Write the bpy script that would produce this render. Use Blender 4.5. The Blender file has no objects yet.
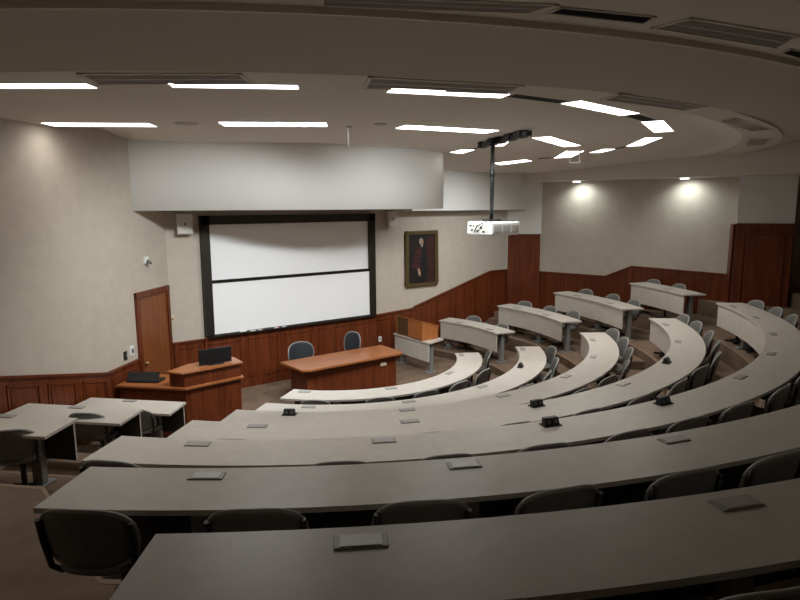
import bpy, math, random
from mathutils import Vector, Matrix
random.seed(4)
SC = bpy.context.scene
COL = SC.collection
PI = math.pi
def rad(a): return math.radians(a)
def pol(r, a, c=(0, 0)): return (c[0] + r*math.cos(rad(a)), c[1] + r*math.sin(rad(a)))

# ------------------------------------------------------------------ materials
def new_mat(name):
    m = bpy.data.materials.new(name); m.use_nodes = True
    nt = m.node_tree; b = nt.nodes['Principled BSDF']
    return m, nt, b
def plain(name, col, rough=.5, metal=0., spec=.5, bump=0., bscale=200., var=0., vscale=3.):
    m, nt, b = new_mat(name)
    b.inputs['Base Color'].default_value = (*col, 1); b.inputs['Roughness'].default_value = rough
    b.inputs['Metallic'].default_value = metal; b.inputs['Specular IOR Level'].default_value = spec
    tc = nt.nodes.new('ShaderNodeTexCoord')
    if var:
        n = nt.nodes.new('ShaderNodeTexNoise'); n.inputs['Scale'].default_value = vscale; n.inputs['Detail'].default_value = 5
        nt.links.new(tc.outputs['Object'], n.inputs['Vector'])
        r = nt.nodes.new('ShaderNodeValToRGB')
        r.color_ramp.elements[0].position = .3; r.color_ramp.elements[1].position = .7
        r.color_ramp.elements[0].color = (*[c*(1-var) for c in col], 1); r.color_ramp.elements[1].color = (*[min(1, c*(1+var)) for c in col], 1)
        nt.links.new(n.outputs['Fac'], r.inputs['Fac']); nt.links.new(r.outputs['Color'], b.inputs['Base Color'])
    if bump:
        n2 = nt.nodes.new('ShaderNodeTexNoise'); n2.inputs['Scale'].default_value = bscale; n2.inputs['Detail'].default_value = 3
        nt.links.new(tc.outputs['Object'], n2.inputs['Vector'])
        bp = nt.nodes.new('ShaderNodeBump'); bp.inputs['Strength'].default_value = bump; bp.inputs['Distance'].default_value = .01
        nt.links.new(n2.outputs['Fac'], bp.inputs['Height']); nt.links.new(bp.outputs['Normal'], b.inputs['Normal'])
    return m
def wood(name, c0, c1, scale=(9, 9, .7), rough=.35, spec=.4):
    m, nt, b = new_mat(name)
    tc = nt.nodes.new('ShaderNodeTexCoord'); mp = nt.nodes.new('ShaderNodeMapping')
    mp.inputs['Scale'].default_value = scale
    nt.links.new(tc.outputs['Object'], mp.inputs['Vector'])
    n = nt.nodes.new('ShaderNodeTexNoise'); n.inputs['Scale'].default_value = 1.6; n.inputs['Detail'].default_value = 7
    n.inputs['Roughness'].default_value = .6; n.inputs['Distortion'].default_value = .5
    nt.links.new(mp.outputs['Vector'], n.inputs['Vector'])
    r = nt.nodes.new('ShaderNodeValToRGB')
    r.color_ramp.elements[0].position = .32; r.color_ramp.elements[1].position = .68
    r.color_ramp.elements[0].color = (*c0, 1); r.color_ramp.elements[1].color = (*c1, 1)
    nt.links.new(n.outputs['Fac'], r.inputs['Fac']); nt.links.new(r.outputs['Color'], b.inputs['Base Color'])
    b.inputs['Roughness'].default_value = rough; b.inputs['Specular IOR Level'].default_value = spec
    return m
def emit(name, col, s):
    m, nt, b = new_mat(name)
    b.inputs['Base Color'].default_value = (.8, .8, .8, 1)
    b.inputs['Emission Color'].default_value = (*col, 1); b.inputs['Emission Strength'].default_value = s
    return m
LIGHT = 4.5                                                   # glow of the lamp faces
EN = dict(a=6, b=58, c=58, d=6, e=20, f=9, g=1, h=.5, i=10, j=5, k=26, l=16, m=20, n=.3, o=18)   # watts of the lamps
M = dict(
    top=plain('grey_laminate', (.575, .535, .48), .36, spec=.36, var=.05, vscale=9, bump=.015, bscale=60),
    panel=plain('beige_laminate', (.58, .53, .465), .6, var=.04, vscale=6),
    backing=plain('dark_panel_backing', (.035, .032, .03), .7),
    metal=plain('grey_metal', (.27, .275, .27), .45, .2),
    lid=plain('silver_lid', (.42, .41, .385), .42, .35),
    lidframe=plain('silver_lid_edge', (.33, .32, .30), .5, .3),
    black=plain('black_plastic', (.014, .014, .015), .4),
    socket=plain('socket_grey', (.12, .12, .12), .5),
    shell=plain('grey_chair_shell', (.15, .148, .14), .55, var=.06, vscale=20),
    rim=plain('pale_grey_edge', (.33, .325, .305), .4),
    barm=plain('dark_steel', (.035, .034, .033), .42, .4),
    carpet=plain('brown_carpet', (.195, .135, .096), .95, spec=.1, var=.22, vscale=2.2, bump=.5, bscale=260),
    nosing=plain('tan_nosing', (.22, .15, .105), .8),
    fabric=plain('beige_wall_fabric', (.52, .465, .395), .9, spec=.15, var=.05, vscale=5, bump=.25, bscale=120),
    white=plain('white_paint', (.76, .75, .725), .7, spec=.3, bump=.05, bscale=90),
    ceil=plain('ceiling_paint', (.70, .645, .59), .85, spec=.2, bump=.08, bscale=140),
    wood=wood('cherry_wood', (.085, .0185, .0065), (.175, .043, .0135), spec=.3),
    woodt=wood('cherry_top', (.26, .085, .028), (.40, .145, .05), (.8, 10, 10), .28),
    woodd=wood('cherry_door', (.165, .05, .017), (.25, .085, .028), (12, 12, .8), .38),
    woodo=wood('orange_wood', (.34, .115, .034), (.45, .165, .05), (8, 8, 8), .4),
    woodg=wood('dull_brown_wood', (.085, .045, .016), (.13, .07, .028), (9, 9, .7), .5),
    frame=plain('dark_bronze', (.022, .017, .012), .45, .3),
    board=plain('white_board', (.89, .90, .91), .35, spec=.35),
    mesh=plain('black_mesh', (.02, .024, .03), .7),
    screen=plain('dark_screen', (.008, .008, .009), .25),
    gold=plain('gold_frame', (.125, .088, .036), .42, .4, bump=.3, bscale=90),
    canvas=plain('dark_canvas', (.010, .006, .005), .55, var=.4, vscale=4),
    maroon=plain('maroon_paint', (.055, .008, .008), .6, var=.35, vscale=12),
    skin=plain('painted_skin', (.38, .23, .16), .6),
    hair=plain('painted_grey_hair', (.30, .28, .26), .6),
    blackp=plain('painted_black', (.006, .005, .005), .6),
    redp=plain('painted_red_drape', (.035, .008, .006), .6, var=.4, vscale=5),
    spk=plain('speaker_white', (.60, .58, .54), .6),
    proj=plain('projector_white', (.78, .78, .76), .4),
    ventm=plain('vent_grey', (.42, .39, .37), .6),
    ventg=plain('vent_backing_grey', (.22, .205, .195), .7),  # flat grey of the plate behind the vent slats
    ventd=plain('vent_dark', (.035, .032, .032), .8),
    slot=plain('slot_black', (.008, .007, .007), .9),
    brass=plain('brass', (.45, .30, .12), .3, .8),
    beige=plain('beige_plastic', (.62, .55, .42), .5),
    red=plain('red_marker', (.5, .03, .03), .5), blue=plain('blue_marker', (.03, .06, .4), .5),
    glow=emit('lamp_diffuser', (1., .965, .91), LIGHT),
    glowf=emit('bright_lamp_diffuser', (.97, 1., 1.), 10.),
    spot=emit('downlight_lens', (.95, 1., .95), 6.),
)

# ------------------------------------------------------------------ mesh helper
class MB:
    def __init__(s): s.v = []; s.f = []; s.mi = []; s.sm = []; s.cur = 0
    def poly(s, pts, smooth=False):
        k = len(s.v); s.v += [tuple(p) for p in pts]; s.f.append(list(range(k, k+len(pts)))); s.mi.append(s.cur); s.sm.append(smooth)
    def grid(s, rows, closed=False, smooth=True):          # rows of equally many points
        k = len(s.v); n = len(rows[0])
        for r in rows: s.v += [tuple(p) for p in r]
        for i in range(len(rows)-1):
            for j in range(n if closed else n-1):
                a = k+i*n+j; b = k+i*n+(j+1) % n
                s.f.append([a, b, b+n, a+n]); s.mi.append(s.cur); s.sm.append(smooth)
    def hexa(s, p):                                        # 8 corners: bottom 4, top 4
        k = len(s.v); s.v += [tuple(q) for q in p]
        for f in ((3, 2, 1, 0), (4, 5, 6, 7), (0, 1, 5, 4), (1, 2, 6, 5), (2, 3, 7, 6), (3, 0, 4, 7)):
            s.f.append([k+i for i in f]); s.mi.append(s.cur); s.sm.append(False)
    def box(s, x0, x1, y0, y1, z0, z1):
        s.hexa([(x0, y0, z0), (x1, y0, z0), (x1, y1, z0), (x0, y1, z0), (x0, y0, z1), (x1, y0, z1), (x1, y1, z1), (x0, y1, z1)])
    def obox(s, c, u, hu, hw, z0, z1):                     # box turned in plan; u = direction of length
        u = Vector((u[0], u[1])).normalized(); w = Vector((-u.y, u.x)); c = Vector(c[:2]); p = []
        for z in (z0, z1):
            for a, b in ((-1, -1), (1, -1), (1, 1), (-1, 1)):
                q = c+u*hu*a+w*hw*b; p.append((q.x, q.y, z))
        s.hexa(p)
    def prism(s, pts, z0, z1):
        n = len(pts); k = len(s.v)
        g0 = z0 if callable(z0) else (lambda x, y: z0); g1 = z1 if callable(z1) else (lambda x, y: z1)
        s.v += [(x, y, g0(x, y)) for x, y in pts]+[(x, y, g1(x, y)) for x, y in pts]
        s.f.append(list(range(k+n-1, k-1, -1))); s.f.append(list(range(k+n, k+2*n))); s.mi += [s.cur]*2; s.sm += [False]*2
        for i in range(n):
            j = (i+1) % n; s.f.append([k+i, k+j, k+n+j, k+n+i]); s.mi.append(s.cur); s.sm.append(False)
    def sector(s, c, r0, r1, a0, a1, z0, z1, step=1.5):
        n = max(2, int(abs(a1-a0)/step)+1); rows = []
        for i in range(n+1):
            a = a0+(a1-a0)*i/n; p = pol(r0, a, c); q = pol(r1, a, c)
            rows.append([(*p, z0), (*q, z0), (*q, z1), (*p, z1)])
        s.grid(rows, True, False); s.poly(rows[0][::-1]); s.poly(rows[-1])
    def tube(s, pts, r, n=8, cap=True):
        pts = [Vector(p) for p in pts]; rows = []
        for i, p in enumerate(pts):
            t = (pts[min(i+1, len(pts)-1)]-pts[max(i-1, 0)]).normalized()
            up = Vector((0, 0, 1)) if abs(t.z) < .9 else Vector((0, 1, 0))
            a = t.cross(up).normalized(); b = a.cross(t)
            rr = r[i] if isinstance(r, (list, tuple)) else r
            rows.append([p+a*rr*math.cos(2*PI*k/n)+b*rr*math.sin(2*PI*k/n) for k in range(n)])
        s.grid(rows, True, True)
        if cap: s.poly(rows[0]); s.poly(rows[-1][::-1])
    def loop(s, pts, r, n=6):
        pts = [Vector(p) for p in pts]; m = len(pts); rows = []
        for i, p in enumerate(pts):
            t = (pts[(i+1) % m]-pts[i-1]).normalized(); up = Vector((0, 1, 0)) if abs(t.y) < .9 else Vector((0, 0, 1))
            a = t.cross(up).normalized(); b = a.cross(t)
            rows.append([p+a*r*math.cos(2*PI*k/n)+b*r*math.sin(2*PI*k/n) for k in range(n)])
        rows.append(rows[0]); s.grid(rows, True, True)
    def build(s, name, mats, parent=None, bevel=0, loc=None):
        me = bpy.data.meshes.new(name); me.from_pydata(s.v, [], s.f)
        for m in (mats if isinstance(mats, (list, tuple)) else [mats]): me.materials.append(m)
        me.polygons.foreach_set('material_index', s.mi); me.polygons.foreach_set('use_smooth', s.sm); me.update()
        import bmesh
        b = bmesh.new(); b.from_mesh(me); bmesh.ops.remove_doubles(b, verts=b.verts, dist=1e-5)
        bmesh.ops.recalc_face_normals(b, faces=b.faces); b.to_mesh(me); b.free()
        o = bpy.data.objects.new(name, me); COL.objects.link(o)
        if parent is not None: o.parent = parent
        if loc is not None: o.location = loc
        if bevel:
            bv = o.modifiers.new('bevel', 'BEVEL'); bv.width = bevel; bv.segments = 2; bv.limit_method = 'ANGLE'
        return o
def tag(o, label, cat, group=None):
    o['label'] = label; o['category'] = cat
    if group: o['group'] = group
    return o
def thing(name, label, cat, loc=(0, 0, 0), rz=0, group=None):
    o = bpy.data.objects.new(name, None); COL.objects.link(o); o.location = loc; o.rotation_euler = (0, 0, rz); o.empty_display_size = .1
    return tag(o, label, cat, group)
def local(root, mb):                                     # world points of a mesh -> frame of its thing
    mi = Matrix.LocRotScale(root.location, root.rotation_euler, None).inverted()
    mb.v = [tuple(mi @ Vector(p)) for p in mb.v]; return mb
def part(name, mb, m, root, **k): return local(root, mb).build(name, m, root, **k)
def struct(name, mb, m, parent=None, **k):
    o = mb.build(name, m, parent, **k)
    if parent is None: o['kind'] = 'structure'
    return o
def dup(root, loc, rz, label, group=None):
    r = root.copy(); COL.objects.link(r); r.location = loc; r.rotation_euler = (0, 0, rz); r['label'] = label
    if group: r['group'] = group
    for ch in list(root.children):
        c = ch.copy(); COL.objects.link(c); c.parent = r
        for g in ch.children:
            d = g.copy(); COL.objects.link(d); d.parent = c
    return r

# ------------------------------------------------------------------ the hall's figures
RR = [2.283, 3.491, 4.738, 6.020, 7.268, 8.614, 9.854]       # inner radius of each curved row
TZ = [.730, .894, 1.226, 1.557, 1.875, 2.238, 2.534]         # desk top heights
FZ = [round(t-.73, 3) for t in TZ]+[2.10]                     # tier floors
W = .5
def S(t): t = max(0., min(1., t)); return t*t*(3-2*t)
def zc(x, y): return 4.86-.26*S((x-2.2)/2.0)*S((y+4.5)/5.5)+.13*math.exp(-((x+4.25)**2+(y-.25)**2)/.35)  # lower ceiling
ZR = 5.20                                                     # rear ceiling
YF = 1.59                                                     # front wall
CA = Vector((-2.93, 1.59)); CD = Vector((-.695, -.719)).normalized(); CN = Vector((.719, -.695)).normalized()  # left wall line and its inward normal
def onleft(s, out=0.): p = CA+CD*s+CN*out; return (p.x, p.y)

# ------------------------------------------------------------------ floor
fm = MB()
fm.box(-9., 10., -13.2, 1.75, -.12, 0.)
PRAD = RR+[11.05, 19.]
def tier_path(r, landing=False):
    a1 = math.degrees(math.asin(min(.95, 1.62/r)))
    P = []
    x0, y0 = pol(r, -136)
    t = Vector((math.sin(rad(-136)), -math.cos(rad(-136))))
    aL = -125.3 if 9.5 < r < 12 else -136
    if landing:                                               # the landing beside the two rear rows
        k = .70711; P += [(-k*7.53-k*L, -k*7.53+k*L) for L in (4.5, .62)]; aL = -130.8
    elif aL == -125.3: P += [pol(19, aL), pol(14, aL)]            # the last tier ends beside the nearest desk
    elif r > 12: P += [pol(19, -125.3), pol(19, -125.3)]; aL = -125.3
    else:
        for L in (4.5, 2.2): P.append((x0+t.x*L, y0+t.y*L))
    n = 60
    for i in range(n+1): P.append(pol(r, aL+(a1-aL)*i/n))
    return P
paths = [tier_path(r, i == 5) for i, r in enumerate(PRAD)]
for i in range(1, 8):
    a, b = paths[i], paths[i+1]; z0 = FZ[i-1]; z1 = FZ[i]
    fm.cur = 0
    fm.grid([[(*p, z0) for p in a], [(*p, z1) for p in a]], smooth=False)
    fm.grid([[(*p, z1) for p in a], [(*p, z1) for p in b]], smooth=False)
    c = tier_path(PRAD[i]+.045, i == 5)
    if i == 5: c[:2] = [(x-.03, y-.03) for x, y in a[:2]]
    fm.cur = 1
    fm.grid([[(*p, z1+.003) for p in a], [(*p, z1+.003) for p in c]], smooth=False)
fm.cur = 0
# half steps in the two aisles and beside the front wall
AIS = {2: (-36.5, -24), 3: (-38.6, -29.6), 4: (-38.8, -31)}
LEND = [-141.5, -140.8, -137.5, -136.2, -135.7, -131, -125]
for i, (a0, a1) in AIS.items():
    zm = (FZ[i-1]+FZ[i])/2
    fm.sector((0, 0), RR[i]-.31, RR[i], a0, a1, FZ[i-1]-.02, zm)
for i in (2, 3):
    zm = (FZ[i-1]+FZ[i])/2
    fm.sector((0, 0), RR[i]-.31, RR[i], math.degrees(math.asin((1.0 if i == 2 else .2)/RR[i])), math.degrees(math.asin(1.58/RR[i])), FZ[i-1]-.02, zm)
for i in (2, 3):
    zm = (FZ[i-1]+FZ[i])/2
    x0, y0 = pol(RR[i]-.155, -136); t = (math.sin(rad(-136)), -math.cos(rad(-136)))
    fm.obox((x0+t[0]*.62, y0+t[1]*.62), t, .56, .155, FZ[i-1]-.02, zm)
struct('floor', fm, [M['carpet'], M['nosing']])

# ------------------------------------------------------------------ walls
def wall(name, A, B, z1=5.4, t=.15, mat='fabric', z0=-.1):
    A, B = Vector(A), Vector(B); d = (B-A).normalized(); n = Vector((-d.y, d.x))       # room lies on the right of A->B
    m = MB(); m.prism([A, B, B+n*t, A+n*t], z0, z1); return struct(name, m, M[mat])
LW1 = onleft(6.6)
wall('wall_front', (-3.1, YF), (6.45, YF))
wall('wall_left', LW1, onleft(-.1))
wall('wall_left_rear', (-8.7, -12.9), LW1)
wall('wall_back', (9.9, -12.9), (-8.7, -12.9))
RA, RB = (7.0, .98), (8.36, -3.95)
wall('wall_right', RA, RB)
PA, PB = (8.04, -3.76), (8.53, -4.74)
m = MB(); m.prism([(8.04, -3.76), (8.53, -4.74), (9.75, -4.20), (9.75, -3.0), (8.46, -3.575)], -.1, 5.4)
struct('wall_right_pier', m, M['white'])
wall('wall_right_rear', (9.75, -3.5), (9.75, -12.9), mat='fabric')
# slanted corner between front and right walls
m = MB(); m.prism([(6.27, 1.605), (7.02, .965), (7.2, 1.15), (6.5, 1.75)], -.1, 5.4); struct('wall_corner', m, M['white'])

# ------------------------------------------------------------------ wood panelling
def wains(m, A, B, b0, b1, t0, t1, n, cap=True, base=True, off=0., stile=.075, rail=.13, mh=.036):
    A, B = Vector(A), Vector(B); L = (B-A).length; d = (B-A)/L; nn = Vector((d.y, -d.x))   # inward normal: right of A->B
    def P(u, o, z): q = A+d*u+nn*(o+off); return (q.x, q.y, z)
    lb = lambda u: b0+(b1-b0)*u/L
    lt = lambda u: t0+(t1-t0)*u/L
    def slab(u0, u1, f0, f1, o0, o1):
        m.hexa([P(u0, o0, f0(u0)), P(u1, o0, f0(u1)), P(u1, o1, f0(u1)), P(u0, o1, f0(u0)), P(u0, o0, f1(u0)), P(u1, o0, f1(u1)), P(u1, o1, f1(u1)), P(u0, o1, f1(u0))])
    slab(0, L, lb, lambda u: lt(u)-.03, 0, .022)
    if cap: slab(-.0, L, lambda u: lt(u)-.035, lt, 0, .055); slab(0, L, lambda u: lt(u)-.06, lambda u: lt(u)-.035, 0, .038)
    if base: slab(0, L, lb, lambda u: lb(u)+.14, 0, .036)
    for k in range(n):
        u0 = L*k/n+stile; u1 = L*(k+1)/n-stile
        f0 = lambda u: lb(u)+.14+.07
        f1 = lambda u: lt(u)-rail
        # moulding frame of four strips and a raised field
        w = .03
        slab(u0, u1, lambda u: f1(u)-w, f1, 0, mh); slab(u0, u1, f0, lambda u: f0(u)+w, 0, mh)
        slab(u0, u0+w, f0, f1, 0, mh); slab(u1-w, u1, f0, f1, 0, mh)
        slab(u0+w+.03, u1-w-.03, lambda u: f0(u)+w+.03, lambda u: f1(u)-w-.03, 0, .030)
m = MB()
wains(m, (-2.9, YF), (-2.32, YF), 0, 0, 1.14, 1.14, 1)
wains(m, (-2.32, YF-.07), (1.80, YF-.07), 0, 0, 1.17, 1.17, 5)
m.box(-2.32, 1.80, YF-.075, YF, 0, 1.135)
wains(m, (1.80, YF), (2.98, YF), 0, 0, 1.17, 1.22, 2)
wains(m, (2.98, YF), (5.65, YF), 0, .62, 1.25, 1.98, 4)
wains(m, (5.65, YF), (6.32, YF), .5, .5, 1.98, 1.98, 1)
struct('trim_1', m, M['wood'])
m = MB()
KS = 2.10
wains(m, onleft(KS), onleft(1.20), 0, 0, 1.13, 1.13, 1)
wains(m, onleft(4.25), onleft(KS), .60, 0, 1.68, 1.13, 3)
wains(m, onleft(6.55), onleft(4.25), 1.0, .60, 2.28, 1.68, 3)
wains(m, onleft(.065), onleft(-.02), 0, 0, 1.14, 1.14, 0)
struct('trim_2', m, M['wood'])
rd = (Vector(RB)-Vector(RA)).normalized()
def onr(s): p = Vector(RA)+rd*s; return (p.x, p.y)
m = MB()
wains(m, onr(0), onr(1.85), .5, .5, 1.925, 1.92, 3)
wains(m, onr(1.85), onr(2.51), .5, .8, 1.92, 2.22, 1)
wains(m, onr(2.51), onr(4.95), .8, .9, 2.22, 2.15, 3)
struct('trim_3', m, M['wood'])
m = MB()                                                    # tall panel on the slanted corner
wains(m, (6.30, 1.57), (6.98, .99), .3, .3, 2.96, 2.96, 0, off=.03)
struct('trim_4', m, M['wood'])
m = MB()
wains(m, PA, PB, .9, .9, 3.335, 3.335, 1, off=.04, stile=.15, rail=.2, mh=.06)
m.prism([(7.98, -3.72), (8.05, -3.76), (8.28, -3.62), (8.2, -3.55)], .9, 3.31)
m.prism([(8.53, -4.74), (8.49, -4.77), (9.7, -4.26), (9.7, -4.18)], .9, 3.31)
struct('trim_5', m, M['wood'])

# soffit over the whiteboard, curved in plan
sp = [(-3.70, .86), (-2.95, .60), (-2.27, .27), (-1.45, -.22), (-.59, -.58), (.15, -.71), (.84, -.72), (1.5, -.62), (2.0, -.46), (2.36, -.27), (2.47, -.14), (2.49, .02)]
def smooth_path(p, n=8):
    out = []
    for i in range(len(p)-1):
        p0 = Vector(p[max(i-1, 0)]); p1 = Vector(p[i]); p2 = Vector(p[i+1]); p3 = Vector(p[min(i+2, len(p)-1)])
        for k in range(n):
            t = k/n; q = .5*((2*p1)+(p2-p0)*t+(2*p0-5*p1+4*p2-p3)*t*t+(3*p1-p0-3*p2+p3)*t**3); out.append((q.x, q.y))
    return out+[tuple(p[-1])]
spp = smooth_path(sp)
m = MB()
m.grid([[(*p, 3.69) for p in spp], [(*p, 5.2) for p in spp]])
m.poly([(*p, 3.69) for p in spp]+[(2.75, YF+.05, 3.69), (-2.95, YF+.05, 3.69)])
m.poly([(2.49, .02, 3.69), (2.75, YF+.05, 3.69), (2.75, YF+.05, 5.2), (2.49, .02, 5.2)])
struct('trim_6', m, M['white'])
m = MB(); m.box(2.70, 6.62, 1.25, YF+.05, 3.63, 5.2); struct('trim_7', m, M['white'])
# fascia above the right wall
FD = Vector((-rd.y, rd.x))*-1                                # inward
fo = Vector((rd.y, -rd.x))                                   # right of A->B is inward
fa = Vector(RA)+fo*.62+rd*.02; fb = Vector(RB)+fo*.62
fa2 = Vector((6.60, 1.23))
m = MB(); m.prism([(6.56, 1.27), tuple(fa+rd*.55), tuple(fb+rd*1.9), (9.75, -5.8), (9.75, -3.5), (7.8, 1.2)], 4.37, 5.2)
struct('trim_8', m, M['ceil'])

# ------------------------------------------------------------------ ceiling
OC = (.88, 3.389)
def ray_circle(c, R, a):
    dx, dy = math.cos(a), math.sin(a); ex, ey = OC[0]-c[0], OC[1]-c[1]
    b = ex*dx+ey*dy; return -b+math.sqrt(b*b-(ex*ex+ey*ey-R*R))
rings = []; rings2 = []
m = MB()
for k in range(0, 125):
    a = rad(165+k*210/124)
    vi = ray_circle((.742, 2.346), 8.592, a); vo = 10.05; re = ray_circle((1.67, 4.64), 12.12, a)
    def pt(r, dz=0, z=None):
        x, y = OC[0]+r*math.cos(a), OC[1]+r*math.sin(a); return (x, y, (zc(x, y)+dz*S((x-1.2)/1.5)) if z is None else z)
    rings.append([pt(.2+(vi-.2)*j/24) for j in range(25)])
    x, y, z = pt(vo, -.03)
    rings2.append([pt(vi), pt(vi+.004, -.03), pt(vi+.5*(vo-vi), -.03), pt(vo, -.03), pt(vo+.004, -.005), pt(re, 0, ZR-.035), pt(re+.01, 0, ZR-.05), pt(re+.05, 0, ZR-.05), pt(re+.055, 0, ZR), pt(14, 0, ZR), pt(19, 0, ZR)])
m.grid(rings); m.grid(rings2, smooth=False)
struct('ceiling', m, M['ceil'])

# ------------------------------------------------------------------ ceiling lights
LG = 'rectangular ceiling lights'
LAMPS = [
 ((-5.01, -.80), (-3.85, -1.53), .34, 'rectangular ceiling light next to the left wall, nearest the wall in the front line'),
 ((-3.12, -2.15), (-1.93, -2.89), .36, 'rectangular ceiling light straight in front of the left half of the white soffit'),
 ((-.95, -3.27), (.53, -3.57), .36, 'rectangular ceiling light in front of the soffit just left of the projector mount'),
 ((-5.98, -3.36), (-5.02, -4.03), .21, 'rectangular ceiling light cut by the left edge of the picture'),
 ((-4.44, -4.47), (-3.45, -5.05), .17, 'rectangular ceiling light running along the first slotted vent from the left'),
 ((-2.66, -5.41), (-1.52, -5.83), .21, 'rectangular ceiling light in the middle, left of a long black ceiling gap'),
 ((-.66, -5.97), (.67, -5.81), .24, 'largest slanting ceiling light, between two black ceiling gaps right of the projector'),
 ((1.48, -5.61), (2.71, -5.05), .27, 'rightmost ceiling light, short bright block at the turn of the oval'),
 ((1.73, -3.49), (3.20, -2.96), .31, 'slanting ceiling light touching the right end of the black projector strut'),
 ((3.75, -2.60), (4.26, -1.89), .35, 'small ceiling light behind the little hanging square bracket'),
 ((4.15, -3.10), (4.31, -2.65), .24, 'smallest ceiling light, just right of the hanging square bracket'),
 ((3.36, -4.49), (4.18, -3.59), .27, 'ceiling light on the far side of the oval, just below the rightmost one'),
 ((3.90, -1.28), (3.78, -.47), .25, 'low ceiling light over the right-hand soffit, right of the projector pole'),
 ((2.25, -1.18), (2.47, -.56), .26, 'small ceiling light at the right end of the curved soffit, left of the projector pole'),
 ((1.75, -2.61), (2.21, -2.05), .20, 'small ceiling light half hidden behind the projector strut'),
]
for li, (a, b, w, lab) in enumerate(LAMPS):
    a, b = Vector(a), Vector(b); c = (a+b)/2; L = (b-a).length; d = (b-a)/L; wv = Vector((-d.y, d.x))
    z = min(zc(c.x, c.y), zc(a.x, a.y), zc(b.x, b.y))
    t = thing('ceiling_light', lab, 'ceiling light', (c.x, c.y, z), 0, LG)
    def zz(p, o): return zc(p.x, p.y)+o
    def slab(h, hw, o0, o1):
        cs = [c-d*h-wv*hw, c+d*h-wv*hw, c+d*h+wv*hw, c-d*h+wv*hw]
        mm = MB(); mm.hexa([(p.x, p.y, zz(p, o0)) for p in cs]+[(p.x, p.y, zz(p, o1)) for p in cs]); return mm
    part('housing', slab(L/2+.012, w/2+.012, -.006, .06), M['ceil'], t)
    part('diffuser', slab(L/2, w/2, -.010, .0), M['glowf' if li in (1, 2) else 'glow'], t)
    ld = bpy.data.lights.new('lamp', 'AREA'); ld.shape = 'RECTANGLE'; ld.size = L*.96; ld.size_y = w*.9; ld.energy = EN['abcdefghijklmno'[li]]; ld.color = (1., .965, .91); ld.spread = rad(150)
    lo = bpy.data.objects.new('lamp', ld); COL.objects.link(lo); lo.parent = t; lo.location = (0, 0, -.03); lo.rotation_euler = (0, 0, math.atan2(d.y, d.x))
    if li in (1, 2, 12):                                      # lamps tilted towards the front wall, aim added to brighten board and soffits
        lo.location = (0, 0, -.10); ld.spread = rad(112); ld.color = (.96, 1., 1.); dirv = Vector((.22 if li == 2 else 0, .61, -.79)); lo.rotation_euler = dirv.to_track_quat('-Z', 'X').to_euler()
        ld.size, ld.size_y = L*.9, w*.5
        xx = (lo.rotation_euler.to_matrix() @ Vector((1, 0, 0)))
        if abs(xx.x) < .5: ld.size, ld.size_y = ld.size_y, ld.size
for a, b, w, lab in [((-1.474, -5.863), (-.709, -5.901), .15, 'black ceiling gap in the middle, left of the largest slanting light'),
                  ((.712, -5.768), (1.46, -5.60), .17, 'black ceiling gap between the largest slanting light and the rightmost light'),
                  ((4.28, -3.12), (4.16, -3.45), .10, 'thin black ceiling gap between two far lights of the oval'),
                  ((2.26, -1.30), (2.04, -2.0), .08, 'thin black ceiling gap running from the soffit light to the projector strut'),
                  ((3.955, -1.50), (4.05, -1.75), .07, 'tiny black ceiling gap left of the bracket, above the right soffit')]:
    a, b = Vector(a), Vector(b); c = (a+b)/2; d = (b-a).normalized(); wv = Vector((-d.y, d.x))*w/2
    mm = MB(); cs = [a-wv, b-wv, b+wv, a+wv]
    mm.hexa([(p.x, p.y, zc(p.x, p.y)-.004) for p in cs]+[(p.x, p.y, zc(p.x, p.y)+.05) for p in cs])
    t = mm.build('ceiling_gap', M['slot']); tag(t, lab, 'ceiling slot', 'black gaps between ceiling lights')
# air vents in the ceiling
def vent(q, zf, lab, dark=False, strips=2):
    q = [Vector(p) for p in q]; c = sum(q, Vector((0, 0)))/4
    t = thing('ceiling_vent', lab, 'air vent', (c.x, c.y, zf(c.x, c.y)), 0, 'slotted ceiling vents')
    def bil(u, v): return (q[0]*(1-u)+q[1]*u)*(1-v)+(q[3]*(1-u)+q[2]*u)*v
    def slab(u0, u1, v0, v1, o0, o1):
        cs = [bil(u0, v0), bil(u1, v0), bil(u1, v1), bil(u0, v1)]; mm = MB()
        mm.hexa([(p.x, p.y, zf(p.x, p.y)+o0) for p in cs]+[(p.x, p.y, zf(p.x, p.y)+o1) for p in cs]); return mm
    fr = MB()
    for b in ((0, 1, 0, .07), (0, 1, .93, 1), (0, .025, 0, 1), (.975, 1, 0, 1)):
        s = slab(*b, -.012, .03); k = len(fr.v); fr.v += s.v; fr.f += [[i+k for i in f] for f in s.f]; fr.mi += s.mi; fr.sm += s.sm
    part('frame', fr, M['ceil'], t)
    part('backing', slab(.02, .98, .06, .94, -.003, .03), M['ventd'] if dark else M['ventg'], t)
    sl = MB(); n = 9
    for k in range(n):
        v = .1+.8*(k+.2)/n
        if not dark and k == n//2: 
            s = slab(.025, .975, v-.02, v+.06, -.010, .02)
        else: s = slab(.025, .975, v, v+.035, -.008, .02)
        kk = len(sl.v); sl.v += s.v; sl.f += [[i+kk for i in f] for f in s.f]; sl.mi += s.mi; sl.sm += s.sm
    part('slats', sl, M['ventm'] if not dark else M['slot'], t)
zv = lambda x, y: zc(x, y)-.03*S((x-1.2)/1.5)
vent([(-5.22, -4.54), (-4.1, -5.31), (-3.85, -4.97), (-4.99, -4.12)], zv, 'long grey ceiling vent above the left wall, leftmost of the inner ring')
vent([(-3.17, -5.81), (-1.76, -6.31), (-1.59, -5.93), (-2.92, -5.33)], zv, 'long grey ceiling vent in the middle, right above a rectangular ceiling light')
vent([(-.67, -6.57), (.87, -6.67), (.94, -6.36), (-.54, -6.25)], zv, 'grey ceiling vent behind the largest slanting ceiling light')
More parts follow.
